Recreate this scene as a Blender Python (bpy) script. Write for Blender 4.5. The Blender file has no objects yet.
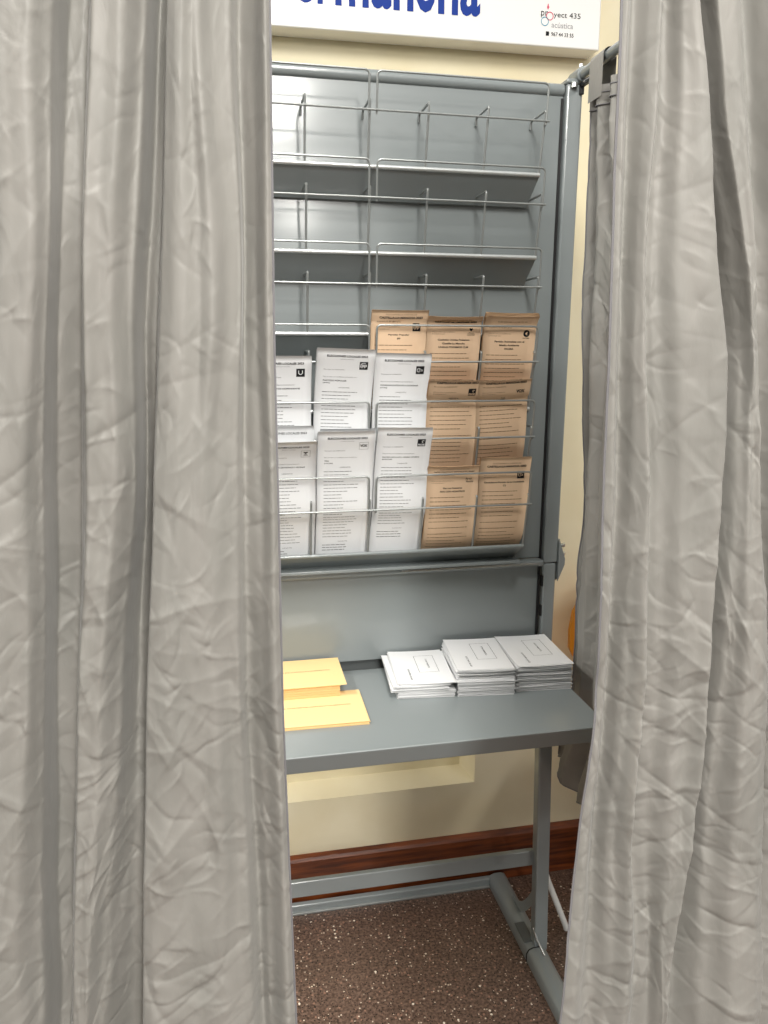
import bpy, bmesh, math, random
import numpy as np
from mathutils import Vector, Matrix

S = bpy.context.scene
COL = S.collection
random.seed(7)
PI = math.pi

# ------------------------------------------------------------------ camera
FPX = 771.26
YAW, PITCH, ROLL = math.radians(11.873), math.radians(12.2), math.radians(-0.264)
cam_d = bpy.data.cameras.new('camera')
cam = bpy.data.objects.new('camera', cam_d)
COL.objects.link(cam)
cam_d.sensor_fit = 'VERTICAL'
cam_d.sensor_height = 24.0
cam_d.lens = FPX / 1024.0 * 24.0
cam_d.clip_start = 0.02
_f = Vector((math.sin(YAW) * math.cos(PITCH), math.cos(YAW) * math.cos(PITCH), -math.sin(PITCH)))
_r = Vector((math.cos(YAW), -math.sin(YAW), 0.0))
_dn = -_r.cross(_f)
_r2 = _r * math.cos(ROLL) + _dn * math.sin(ROLL)
_d2 = -_r * math.sin(ROLL) + _dn * math.cos(ROLL)
m = Matrix((_r2, -_d2, -_f)).transposed().to_4x4()
m.translation = Vector((0, 0, 1.4))
cam.matrix_world = m
S.camera = cam

# ------------------------------------------------------------------ world, lamps, exposure
S.view_settings.view_transform = 'Standard'
S.view_settings.look = 'None'
S.view_settings.gamma = 1.0
S.view_settings.use_curve_mapping = False
S.view_settings.exposure = 0.32
S.cycles.use_denoising = True
S.cycles.max_bounces = 8
W = bpy.data.worlds.new('world')
S.world = W
W.use_nodes = True
wn = W.node_tree
wn.nodes.clear()
wo = wn.nodes.new('ShaderNodeOutputWorld')
wb = wn.nodes.new('ShaderNodeBackground')
wtc = wn.nodes.new('ShaderNodeTexCoord')
wsep = wn.nodes.new('ShaderNodeSeparateXYZ')
wmr = wn.nodes.new('ShaderNodeMapRange')
wmr.inputs[1].default_value = -1.0
wmr.inputs[2].default_value = 1.0
wr = wn.nodes.new('ShaderNodeValToRGB')
wr.color_ramp.elements[0].position = 0.28
wr.color_ramp.elements[0].color = (0.22, 0.21, 0.19, 1)
wr.color_ramp.elements[1].position = 0.85
wr.color_ramp.elements[1].color = (0.95, 0.94, 0.90, 1)
wn.links.new(wtc.outputs['Generated'], wsep.inputs[0])
wn.links.new(wsep.outputs['Z'], wmr.inputs[0])
wn.links.new(wmr.outputs[0], wr.inputs[0])
wn.links.new(wr.outputs[0], wb.inputs[0])
wb.inputs[1].default_value = 0.42
wn.links.new(wb.outputs[0], wo.inputs[0])

def area(name, loc, target, sx, sy, power, col=(1, 0.97, 0.91)):
    d = bpy.data.lights.new(name, 'AREA')
    d.shape = 'RECTANGLE'
    d.size, d.size_y = sx, sy
    d.energy = power
    d.color = col
    o = bpy.data.objects.new(name, d)
    COL.objects.link(o)
    o.location = loc
    o.rotation_euler = (Vector(target) - Vector(loc)).to_track_quat('-Z', 'Y').to_euler()
    return o

# ceiling fluorescent fittings, 2.9 m up
LAMP = (1.0, 0.965, 0.91)
area('ceiling_lamp', (0.22, -0.25, 2.9), (0.22, -0.25, 0), 0.35, 1.2, 52, LAMP)
area('ceiling_lamp', (0.40, -2.5, 2.9), (0.40, -2.5, 0), 0.35, 1.2, 95, LAMP)
area('ceiling_lamp', (0.70, -4.7, 2.9), (0.70, -4.7, 0), 0.35, 1.2, 95, LAMP)
area('ceiling_lamp', (1.00, -6.9, 2.9), (1.00, -6.9, 0), 0.35, 1.2, 95, LAMP)
area('ceiling_lamp', (-1.7, 1.0, 2.9), (-1.7, 1.0, 0), 0.35, 1.2, 60, LAMP)
area('ceiling_lamp', (2.2, -0.9, 2.9), (2.2, -0.9, 0), 0.35, 1.2, 20, LAMP)

# ------------------------------------------------------------------ materials
def lin(c):
    c = c / 255.0
    return c / 12.92 if c <= 0.04045 else ((c + 0.055) / 1.055) ** 2.4

def rgb(r, g, b):
    return (lin(r), lin(g), lin(b), 1.0)

def mat(name, col, rough=0.5, metal=0.0, spec=0.5):
    mm = bpy.data.materials.new(name)
    mm.use_nodes = True
    b = mm.node_tree.nodes['Principled BSDF']
    b.inputs['Base Color'].default_value = col
    b.inputs['Roughness'].default_value = rough
    b.inputs['Metallic'].default_value = metal
    b.inputs['Specular IOR Level'].default_value = spec
    return mm

def nodes(mm):
    nt = mm.node_tree
    return nt, nt.nodes['Principled BSDF']

def add_noise_colour(mm, c1, c2, scale, detail=4, mapping=(1, 1, 1), lo=0.35, hi=0.65):
    nt, b = nodes(mm)
    tc = nt.nodes.new('ShaderNodeTexCoord')
    mp = nt.nodes.new('ShaderNodeMapping')
    mp.inputs['Scale'].default_value = mapping
    nz = nt.nodes.new('ShaderNodeTexNoise')
    nz.inputs['Scale'].default_value = scale
    nz.inputs['Detail'].default_value = detail
    r = nt.nodes.new('ShaderNodeValToRGB')
    r.color_ramp.elements[0].position = lo
    r.color_ramp.elements[0].color = c1
    r.color_ramp.elements[1].position = hi
    r.color_ramp.elements[1].color = c2
    nt.links.new(tc.outputs['Object'], mp.inputs['Vector'])
    nt.links.new(mp.outputs[0], nz.inputs['Vector'])
    nt.links.new(nz.outputs['Fac'], r.inputs[0])
    nt.links.new(r.outputs[0], b.inputs['Base Color'])
    return tc, nz, r

def add_bump(mm, scale, strength, dist=0.001, mapping=(1, 1, 1), detail=3):
    nt, b = nodes(mm)
    tc = nt.nodes.new('ShaderNodeTexCoord')
    mp = nt.nodes.new('ShaderNodeMapping')
    mp.inputs['Scale'].default_value = mapping
    nz = nt.nodes.new('ShaderNodeTexNoise')
    nz.inputs['Scale'].default_value = scale
    nz.inputs['Detail'].default_value = detail
    bp = nt.nodes.new('ShaderNodeBump')
    bp.inputs['Strength'].default_value = strength
    bp.inputs['Distance'].default_value = dist
    nt.links.new(tc.outputs['Object'], mp.inputs['Vector'])
    nt.links.new(mp.outputs[0], nz.inputs['Vector'])
    nt.links.new(nz.outputs['Fac'], bp.inputs['Height'])
    nt.links.new(bp.outputs[0], b.inputs['Normal'])

M = {}
M['grey'] = mat('grey_enamel', rgb(132, 139, 140), 0.30)
nodes_b = M['grey'].node_tree.nodes['Principled BSDF']
nodes_b.inputs['Coat Weight'].default_value = 0.5
nodes_b.inputs['Coat Roughness'].default_value = 0.12
add_bump(M['grey'], 60, 0.06, 0.0006)
M['grey_dark'] = mat('dark_grey_plate_and_gap_shade', rgb(92, 97, 98), 0.45)  # hinge and insert plate; also the shade painted into the desk gap
M['wire'] = mat('zinc_wire', rgb(158, 162, 161), 0.38, 0.6)
M['steel'] = mat('bright_steel', rgb(205, 207, 205), 0.25, 0.9)
M['edge'] = mat('edge_highlight', rgb(218, 222, 222), 0.30, 0.6)  # pale metal carries the painted lamp highlight along the tray edges
M['white_enamel'] = mat('white_enamel', rgb(232, 234, 232), 0.25)
M['black'] = mat('black_plastic', rgb(24, 24, 25), 0.5)
M['paper'] = mat('white_paper', rgb(226, 228, 230), 0.75, 0, 0.2)
M['salmon'] = mat('salmon_paper', rgb(228, 198, 166), 0.75, 0, 0.2)
M['salmon_edge'] = mat('salmon_paper_sheet', rgb(220, 180, 140), 0.8, 0, 0.2)
M['manila'] = mat('manila_paper', rgb(246, 214, 156), 0.7, 0, 0.2)
M['envelope'] = mat('white_envelope_paper', rgb(232, 233, 234), 0.7, 0, 0.2)
M['ink'] = mat('black_ink', rgb(38, 38, 40), 0.8, 0, 0.1)
M['ink_grey'] = mat('small_print_ink', rgb(96, 96, 98), 0.8, 0, 0.1)
M['ink_brown'] = mat('small_print_on_salmon', rgb(112, 86, 66), 0.8, 0, 0.1)
M['ink_blue'] = mat('blue_ink', rgb(30, 62, 150), 0.6, 0, 0.2)
M['ink_red'] = mat('red_ink', rgb(214, 60, 96), 0.6, 0, 0.2)
M['ink_cyan'] = mat('cyan_ink', rgb(90, 160, 185), 0.6, 0, 0.2)
M['sign'] = mat('sign_face', rgb(244, 244, 242), 0.35)
M['sign_edge'] = mat('sign_edge', rgb(226, 220, 200), 0.5)
M['orange'] = mat('orange_seat', rgb(214, 138, 28), 0.35)
M['seam'] = mat('edge_thread', rgb(120, 119, 122), 0.8)
M['paint_chip'] = mat('worn_patch', rgb(120, 110, 90), 0.8)

M['wall'] = mat('cream_wall', rgb(240, 229, 192), 0.55, 0, 0.3)
add_noise_colour(M['wall'], rgb(238, 227, 193), rgb(245, 236, 206), 6, 5)
add_bump(M['wall'], 35, 0.15, 0.002)

M['wood'] = mat('varnished_wood', rgb(92, 44, 20), 0.3)
add_noise_colour(M['wood'], rgb(74, 32, 13), rgb(126, 64, 28), 9, 6, (1, 1, 14))

M['cloth'] = mat('grey_taffeta', rgb(184, 180, 170), 0.5, 0, 0.4)
def cloth_nodes(mm):
    nt, b = nodes(mm)
    add_noise_colour(mm, rgb(136, 135, 130), rgb(145, 143, 138), 8, 5, (3, 3, 0.7))
    b.inputs['Sheen Weight'].default_value = 0.15
    b.inputs['Sheen Roughness'].default_value = 0.4
    tc = nt.nodes.new('ShaderNodeTexCoord')
    mp = nt.nodes.new('ShaderNodeMapping')
    mp.inputs['Scale'].default_value = (1, 1, 0.45)
    n1 = nt.nodes.new('ShaderNodeTexNoise')
    n1.inputs['Scale'].default_value = 55
    n1.inputs['Detail'].default_value = 4
    n1.inputs['Distortion'].default_value = 0.8
    bp = nt.nodes.new('ShaderNodeBump')
    bp.inputs['Strength'].default_value = 0.30
    bp.inputs['Distance'].default_value = 0.0025
    nt.links.new(tc.outputs['Object'], mp.inputs['Vector'])
    nt.links.new(mp.outputs[0], n1.inputs['Vector'])
    nt.links.new(n1.outputs['Fac'], bp.inputs['Height'])
    nt.links.new(bp.outputs[0], b.inputs['Normal'])
cloth_nodes(M['cloth'])

def terrazzo():
    mm = mat('brown_terrazzo', rgb(92, 74, 64), 0.38)
    nt, b = nodes(mm)
    tc = nt.nodes.new('ShaderNodeTexCoord')
    prev = None
    base = nt.nodes.new('ShaderNodeTexNoise')
    base.inputs['Scale'].default_value = 160
    base.inputs['Detail'].default_value = 3
    nt.links.new(tc.outputs['Object'], base.inputs['Vector'])
    r = nt.nodes.new('ShaderNodeValToRGB')
    r.color_ramp.elements[0].position = 0.36
    r.color_ramp.elements[0].color = rgb(66, 50, 42)
    r.color_ramp.elements[1].position = 0.66
    r.color_ramp.elements[1].color = rgb(118, 96, 84)
    nt.links.new(base.outputs['Fac'], r.inputs[0])
    prev = r.outputs[0]
    for sc, thr, chance, col in ((230, 0.42, 0.80, rgb(30, 23, 20)), (190, 0.36, 0.93, rgb(206, 190, 172)),
                                 (150, 0.40, 0.90, rgb(142, 110, 94)), (95, 0.26, 0.955, rgb(226, 216, 200))):
        v = nt.nodes.new('ShaderNodeTexVoronoi')
        v.inputs['Scale'].default_value = sc
        nt.links.new(tc.outputs['Object'], v.inputs['Vector'])
        s = nt.nodes.new('ShaderNodeSeparateColor')
        nt.links.new(v.outputs['Color'], s.inputs[0])
        g = nt.nodes.new('ShaderNodeMath'); g.operation = 'GREATER_THAN'
        g.inputs[1].default_value = chance
        nt.links.new(s.outputs[0], g.inputs[0])
        l = nt.nodes.new('ShaderNodeMath'); l.operation = 'LESS_THAN'
        l.inputs[1].default_value = thr
        nt.links.new(v.outputs['Distance'], l.inputs[0])
        mu = nt.nodes.new('ShaderNodeMath'); mu.operation = 'MULTIPLY'
        nt.links.new(g.outputs[0], mu.inputs[0]); nt.links.new(l.outputs[0], mu.inputs[1])
        mx = nt.nodes.new('ShaderNodeMix'); mx.data_type = 'RGBA'
        nt.links.new(mu.outputs[0], mx.inputs[0])
        nt.links.new(prev, mx.inputs[6])
        mx.inputs[7].default_value = col
        prev = mx.outputs[2]
    nt.links.new(prev, b.inputs['Base Color'])
    return mm
M['floor'] = terrazzo()

# ------------------------------------------------------------------ helpers
def tag(o, label=None, cat=None, group=None, kind=None):
    if label: o['label'] = label
    if cat: o['category'] = cat
    if group: o['group'] = group
    if kind: o['kind'] = kind
    return o

def empty(name, loc, label, cat, group=None):
    o = bpy.data.objects.new(name, None)
    o.empty_display_size = 0.05
    COL.objects.link(o)
    o.location = loc
    tag(o, label, cat, group)
    return o

def link(name, me, parent=None):
    o = bpy.data.objects.new(name, me)
    COL.objects.link(o)
    if parent is not None:
        o.parent = parent
        o.matrix_parent_inverse = Matrix.Identity(4)
        o.location = -world_loc(parent)
    return o

def world_loc(o):
    v = o.location.copy()
    while o.parent is not None:
        o = o.parent
        v = v + o.location
    return v

class MB:
    """collects geometry in world coordinates, builds one mesh"""
    def __init__(self):
        self.v, self.f, self.mi, self.sm = [], [], [], []
    def add(self, vs, fs, mi=0, smooth=False):
        n = len(self.v)
        self.v += [tuple(p) for p in vs]
        for f in fs:
            self.f.append([i + n for i in f]); self.mi.append(mi); self.sm.append(smooth)
        return self
    def box(self, x0, x1, y0, y1, z0, z1, bev=0.0, mi=0, mtx=None):
        bm = bmesh.new()
        bmesh.ops.create_cube(bm, size=1.0)
        for v in bm.verts:
            v.co = Vector(((x0 + x1) / 2 + v.co.x * (x1 - x0), (y0 + y1) / 2 + v.co.y * (y1 - y0), (z0 + z1) / 2 + v.co.z * (z1 - z0)))
        if bev:
            bmesh.ops.bevel(bm, geom=bm.edges[:], offset=bev, segments=3, profile=0.5, affect='EDGES')
        return self.bm(bm, mi, mtx, smooth=False)
    def bm(self, bm, mi=0, mtx=None, smooth=False):
        if mtx is not None:
            bmesh.ops.transform(bm, matrix=mtx, verts=bm.verts)
        bm.verts.index_update()
        self.add([v.co[:] for v in bm.verts], [[v.index for v in f.verts] for f in bm.faces], mi, smooth)
        bm.free()
        return self
    def tube(self, pts, r, seg=10, mi=0, cap=True, closed=False, flat=1.0):
        pts = [Vector(p) for p in pts]
        n = len(pts)
        rings = []
        up = None
        for i in range(n):
            if closed:
                t = (pts[(i + 1) % n] - pts[i - 1]).normalized()
            elif i == 0:
                t = (pts[1] - pts[0]).normalized()
            elif i == n - 1:
                t = (pts[-1] - pts[-2]).normalized()
            else:
                t = ((pts[i + 1] - pts[i]).normalized() + (pts[i] - pts[i - 1]).normalized()).normalized()
            if up is None:
                up = Vector((0, 0, 1)) if abs(t.z) < 0.9 else Vector((0, 1, 0))
            a = (up - t * up.dot(t)).normalized()
            up = a
            b = t.cross(a)
            rr = r[i] if isinstance(r, (list, tuple)) else r
            rings.append([pts[i] + a * (math.cos(2 * PI * k / seg) * rr) + b * (math.sin(2 * PI * k / seg) * rr * flat) for k in range(seg)])
        vs = [p for ring in rings for p in ring]
        fs = []
        for i in range(n if closed else n - 1):
            j = (i + 1) % n
            for k in range(seg):
                k2 = (k + 1) % seg
                fs.append([i * seg + k, i * seg + k2, j * seg + k2, j * seg + k])
        if cap and not closed:
            fs.append(list(range(seg))[::-1])
            fs.append([(n - 1) * seg + k for k in range(seg)])
        return self.add(vs, fs, mi, True)
    def prism_x(self, prof, x0, x1, mi=0):
        """closed YZ profile extruded along X"""
        n = len(prof)
        vs = [(x0, y, z) for y, z in prof] + [(x1, y, z) for y, z in prof]
        fs = [[i, (i + 1) % n, n + (i + 1) % n, n + i] for i in range(n)]
        fs += [list(range(n))[::-1], [n + i for i in range(n)]]
        return self.add(vs, fs, mi)
    def build(self, name, mats, parent=None, recalc=True):
        me = bpy.data.meshes.new(name)
        me.from_pydata(self.v, [], self.f)
        me.polygons.foreach_set('material_index', self.mi)
        me.polygons.foreach_set('use_smooth', self.sm)
        for mm in (mats if isinstance(mats, (list, tuple)) else [mats]):
            me.materials.append(mm)
        if recalc:
            bm = bmesh.new(); bm.from_mesh(me)
            bmesh.ops.recalc_face_normals(bm, faces=bm.faces[:])
            bm.to_mesh(me); bm.free()
        if any(self.sm):
            try:
                me.set_sharp_from_angle(angle=math.radians(40))
            except Exception:
                pass
        me.update()
        return link(name, me, parent)

def fillet(pts, r, k=5, closed=False):
    pts = [Vector(p) for p in pts]
    n = len(pts)
    out = []
    for i in range(n):
        if not closed and i in (0, n - 1):
            out.append(pts[i]); continue
        p, a, b = pts[i], pts[i - 1], pts[(i + 1) % n]
        da, db = (a - p), (b - p)
        rr = min(r, da.length * 0.45, db.length * 0.45)
        s, e = p + da.normalized() * rr, p + db.normalized() * rr
        for j in range(k + 1):
            t = j / k
            out.append(s * (1 - t) ** 2 + p * 2 * t * (1 - t) + e * t ** 2)
    return out

# ---- text -> flat triangles
_tcache = {}
def text_geo(txt, bold=0.0, shear=0.0, spacing=1.0):
    key = (txt, bold, shear, spacing)
    if key in _tcache: return _tcache[key]
    cu = bpy.data.curves.new('t', 'FONT')
    cu.body = txt; cu.size = 1.0; cu.offset = bold; cu.shear = shear; cu.space_character = spacing
    cu.resolution_u = 3
    o = bpy.data.objects.new('t', cu)
    COL.objects.link(o)
    bpy.context.view_layer.update()
    dg = bpy.context.evaluated_depsgraph_get()
    me = o.evaluated_get(dg).to_mesh()
    vs = [(v.co.x, v.co.y) for v in me.vertices]
    fs = [list(p.vertices) for p in me.polygons]
    o.evaluated_get(dg).to_mesh_clear()
    bpy.data.objects.remove(o); bpy.data.curves.remove(cu)
    x0 = min(v[0] for v in vs); x1 = max(v[0] for v in vs)
    y0 = min(v[1] for v in vs); y1 = max(v[1] for v in vs)
    vs = [((x - x0), (y - y0)) for x, y in vs]
    _tcache[key] = (vs, fs, x1 - x0, y1 - y0)
    return _tcache[key]

class Print:
    """flat artwork in (u right, v down) metres; list of (verts, faces, material slot, layer)"""
    def __init__(self): self.items = []
    def text(self, txt, u, v, width=None, height=None, mi=1, align='l', bold=0.0, layer=1, shear=0.0, spacing=1.0):
        vs, fs, w, h = text_geo(txt, bold, shear, spacing)
        sx = width / w if width else height / h
        sy = height / h if height else sx
        ww = w * sx
        u0 = u if align == 'l' else (u - ww / 2 if align == 'c' else u - ww)
        self.items.append(([(u0 + x * sx, v - y * sy) for x, y in vs], fs, mi, layer))
    def rect(self, u0, u1, v0, v1, mi=1, layer=1):
        n = 6
        vs, fs = [], []
        for i in range(n + 1):
            vv = v0 + (v1 - v0) * i / n
            vs += [(u0, vv), (u1, vv)]
        for i in range(n):
            fs.append([2 * i, 2 * i + 1, 2 * i + 3, 2 * i + 2])
        self.items.append((vs, fs, mi, layer))
    def poly(self, pts, mi=1, layer=1):
        self.items.append((list(pts), [list(range(len(pts)))], mi, layer))
    def disc(self, u, v, r, mi=1, layer=1, n=20, ry=None):
        ry = ry or r
        self.poly([(u + r * math.cos(2 * PI * k / n), v + ry * math.sin(2 * PI * k / n)) for k in range(n)], mi, layer)
    def arc(self, u, v, r, w, a0, a1, mi=1, layer=1, n=16):
        vs, fs = [], []
        for k in range(n + 1):
            a = math.radians(a0 + (a1 - a0) * k / n)
            vs += [(u + (r - w / 2) * math.cos(a), v + (r - w / 2) * math.sin(a)), (u + (r + w / 2) * math.cos(a), v + (r + w / 2) * math.sin(a))]
        for k in range(n):
            fs.append([2 * k, 2 * k + 1, 2 * k + 3, 2 * k + 2])
        self.items.append((vs, fs, mi, layer))
    def frame(self, u0, u1, v0, v1, w, mi=1, layer=1):
        self.rect(u0, u1, v0, v0 + w, mi, layer); self.rect(u0, u1, v1 - w, v1, mi, layer)
        self.rect(u0, u0 + w, v0, v1, mi, layer); self.rect(u1 - w, u1, v0, v1, mi, layer)
    def words(self, u0, u1, v, h, rnd, mi=2):
        """a line of unreadably small print: word-length dashes"""
        u = u0
        while u < u1 - 0.002:
            L = min(rnd.uniform(0.003, 0.010), u1 - u)
            self.rect(u, u + L, v, v + h, mi)
            u += L + 0.0011

# ------------------------------------------------------------------ structure
WY = 1.73                   # wall face
NX0, NX1, NZ0, NZ1 = -0.70, 0.608, 0.288, 0.92     # niche in the wall behind the desk
ND = 0.085
w = MB()
x0, x1, z1 = -2.6, 3.2, 2.9
w.add([(x0, WY, 0), (x1, WY, 0), (x1, WY, NZ0), (x0, WY, NZ0)], [[0, 1, 2, 3]])
w.add([(x0, WY, NZ1), (x1, WY, NZ1), (x1, WY, z1), (x0, WY, z1)], [[0, 1, 2, 3]])
w.add([(x0, WY, NZ0), (NX0, WY, NZ0), (NX0, WY, NZ1), (x0, WY, NZ1)], [[0, 1, 2, 3]])
w.add([(NX1, WY, NZ0), (x1, WY, NZ0), (x1, WY, NZ1), (NX1, WY, NZ1)], [[0, 1, 2, 3]])
a = [(NX0, WY, NZ0), (NX1, WY, NZ0), (NX1, WY, NZ1), (NX0, WY, NZ1)]
b = [(NX0 + .015, WY + ND, NZ0 + .004), (NX1 - .015, WY + ND, NZ0 + .004), (NX1 - .015, WY + ND, NZ1 - .01), (NX0 + .015, WY + ND, NZ1 - .01)]
w.add(a + b, [[0, 1, 5, 4], [1, 2, 6, 5], [2, 3, 7, 6], [3, 0, 4, 7], [4, 5, 6, 7]])
# solid back so that the wall has thickness
w.add([(x0, WY + .16, 0), (x1, WY + .16, 0), (x1, WY + .16, z1), (x0, WY + .16, z1)], [[3, 2, 1, 0]])
wall = w.build('wall_back', M['wall'], recalc=False)
tag(wall, 'cream painted plaster wall with a shallow recess behind the booth', 'wall', kind='structure')

fl = MB().box(-2.6, 3.2, -8.0, WY + .16, -0.05, 0.0).build('floor', M['floor'])
tag(fl, 'brown speckled terrazzo floor', 'floor', kind='structure')

bbm = MB().prism_x([(WY, 0), (WY - .016, 0), (WY - .016, .128), (WY - .012, .136), (WY - .004, .14), (WY, .14)], -2.6, 3.2)
bb = bbm.build('baseboard_back', M['wood'])
tag(bb, 'dark varnished wooden baseboard along the cream wall', 'baseboard', kind='structure')

# ------------------------------------------------------------------ voting booth
PX0, PX1 = -0.222, 0.694            # outer sides of the posts
PY = 1.50                           # face of the back panel
booth = empty('voting_booth', (0.236, 1.47, 0), 'grey metal voting booth with ballot rack, fold-down desk and curtain rail', 'voting booth')

# upper back panel with a faint flange
MB().box(PX0 + .03, PX1 - .032, PY, PY + .016, .955, 1.866, .002).build('back_panel', M['grey'], booth)
# lower back panel above the desk
MB().box(PX0 + .03, PX1 - .033, PY + .002, PY + .014, .7485, .938, .002).build('desk_back_panel', M['grey'], booth)
rl = MB()
rl.box(PX0 + .03, PX1 - .034, PY - .020, PY + .012, .9405, .9535, .003)
rl.box(.35, PX1 - .045, PY - .022, PY - .0195, .945, .950, .0008, 1)  # bright strip stands in for light caught on the folded edge
rl.build('bottom_rail_with_glint', [M['grey'], M['steel']], booth)
# head tube
MB().tube([(PX0 + .03, PY + .004, 1.8755), (PX1 - .034, PY + .004, 1.8755)], .0115, 18).build('head_tube', M['grey'], booth)
# posts
def post(x0, x1, name='post'):
    p = MB()
    p.box(x0, x1, PY - .014, PY + .020, .9455, 1.884, .004)
    p.box(x0 + .002, x1 - .002, PY - .013, PY + .019, .70, .944, .004)
    p.box(x0 + .005, x1 - .005, PY - .010, PY + .016, .93, .96, 0, 1)
    s = 1 if x1 > .3 else -1
    xi = x0 if s > 0 else x1
    # two slots in the inner face of the lower half, rubber gasket beside the panel
    for z in (.905, .838):
        p.box(xi - .0015, xi + .0015, PY - .012, PY - .004, z - .012, z + .012, 0, 1)
    p.box(xi - s * .004 - .002, xi - s * .004 + .002, PY - .004, PY + .01, .745, 1.86, 0, 1)
    return p.build(name, [M['grey'], M['black']], booth)
post(PX1 - .032, PX1)
post(PX0, PX0 + .032)

# hinge brackets between upper and lower post
def hinge(x, s):
    h = MB()
    pts = [(PY - .018, .990), (PY - .005, .997), (PY + .018, .972), (PY + .020, .930), (PY - .002, .902), (PY - .020, .915)]
    h.prism_x(pts, x, x + s * .003)
    # folded triangular flange that stands away from the post
    fp = [(x + s * .001, PY - .016, .998), (x + s * .016, PY - .016, .953), (x + s * .0155, PY - .016, .940), (x + s * .001, PY - .016, .904)]
    fq = [(p[0], p[1] + .003, p[2]) for p in fp]
    h.add(fp + fq, [[0, 1, 2, 3], [7, 6, 5, 4], [0, 4, 5, 1], [1, 5, 6, 2], [2, 6, 7, 3], [3, 7, 4, 0]])
    hb = h.build('hinge_bracket', M['grey'], booth)
    b = MB()
    for yy, zz in ((PY - .004, .981), (PY - .006, .962), (PY + .004, .940)):
        b.tube([(x + s * .003, yy, zz), (x + s * .018, yy, zz)], .0028, 10)
        b.tube([(x + s * .013, yy, zz), (x + s * .018, yy, zz)], .005, 6)
    b.build('bolt', M['steel'], hb)
hinge(PX1, 1)
hinge(PX0, -1)

# corner fittings + curtain rail
RX, RZ = .690, 1.900
RXL = PX0 + .004
for s, xr, xp in ((1, RX, PX1 - .016), (-1, RXL, PX0 + .016)):
    c = MB()
    c.box(xp - .017, xp + .017, PY - .016, PY + .022, 1.884, 1.893, .003)
    c.tube([(xr, PY + .020, RZ), (xr, PY - .022, RZ)], .0135, 16)
    c.tube([(xp - .004, PY - .018, 1.884), (xp - .004, PY - .018, 1.876)], .006, 10, 1)
    c.tube([(xr - .002, PY - .012, 1.912), (xr - .002, PY - .012, 1.919)], .004, 10, 1)
    c.build('corner_fitting', [M['grey'], M['steel']], booth)
    g = MB()
    g.box(xr - .004, xr + .004, PY - .075, PY - .012, RZ - .0225, RZ - .0165, .0015)
    g.box(xr - .004, xr + .004, PY - .020, PY - .012, RZ - .035, RZ - .0165, .0015)
    g.build('rail_catch', M['black'], booth)
rail = MB()
rail.tube(fillet([(RX, PY + .01, RZ), (RX, .765, RZ), (RXL, .765, RZ), (RXL, PY + .01, RZ)], .05, 8), .0095, 14)
rail.build('curtain_rail', M['grey'], booth)

# desk: folded sheet tray
DX0, DX1, DY0, DY1, DZ = PX0 + .035, .660, 1.160, 1.489, .735
bm = bmesh.new()
dv = [bm.verts.new((x, y, z)) for x in (DX0, DX1) for y, z in ((DY0, DZ), (DY1, DZ), (DY1, DZ - .038), (DY0 + .014, DZ - .038))]
for q in ([0, 1, 2, 3], [7, 6, 5, 4], [0, 4, 5, 1], [1, 5, 6, 2], [2, 6, 7, 3], [3, 7, 4, 0]):
    bm.faces.new([dv[k] for k in q])
bmesh.ops.recalc_face_normals(bm, faces=bm.faces[:])
bmesh.ops.bevel(bm, geom=bm.edges[:], offset=.003, segments=3, profile=.5, affect='EDGES')
MB().bm(bm).build('desk_top', M['grey'], booth)
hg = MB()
hg.box(DX0, DX1, PY + .0125, PY + .017, .690, .760, .001)  # dark strip stands in for the shadow gap below the back panel
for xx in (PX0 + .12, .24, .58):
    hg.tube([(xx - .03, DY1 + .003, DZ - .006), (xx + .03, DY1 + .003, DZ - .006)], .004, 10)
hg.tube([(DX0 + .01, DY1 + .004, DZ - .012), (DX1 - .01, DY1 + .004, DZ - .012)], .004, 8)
hg.build('desk_hinge_and_gap_shade', M['grey_dark'], booth)

# legs, feet
def leg(x0, x1):
    l = MB()
    cx = (x0 + x1) / 2
    def ring(y, z, hw, hy):
        return [(cx - hw, y - hy, z), (cx + hw, y - hy, z), (cx + hw, y + hy, z), (cx - hw, y + hy, z)]
    vs = ring(1.492, .70, .016, .014) + ring(1.448, .018, .016, .014)
    bm = bmesh.new()
    bv = [bm.verts.new(p) for p in vs]
    for f in ([0, 1, 2, 3], [7, 6, 5, 4], [0, 4, 5, 1], [1, 5, 6, 2], [2, 6, 7, 3], [3, 7, 4, 0]):
        bm.faces.new([bv[i] for i in f])
    bmesh.ops.recalc_face_normals(bm, faces=bm.faces[:])
    bmesh.ops.bevel(bm, geom=bm.edges[:], offset=.004, segments=3, profile=.5, affect='EDGES')
    l.bm(bm)
    return l.build('leg', M['grey'], booth)
leg(PX1 - .030, PX1 + .004)
leg(PX0 - .004, PX0 + .030)

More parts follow.
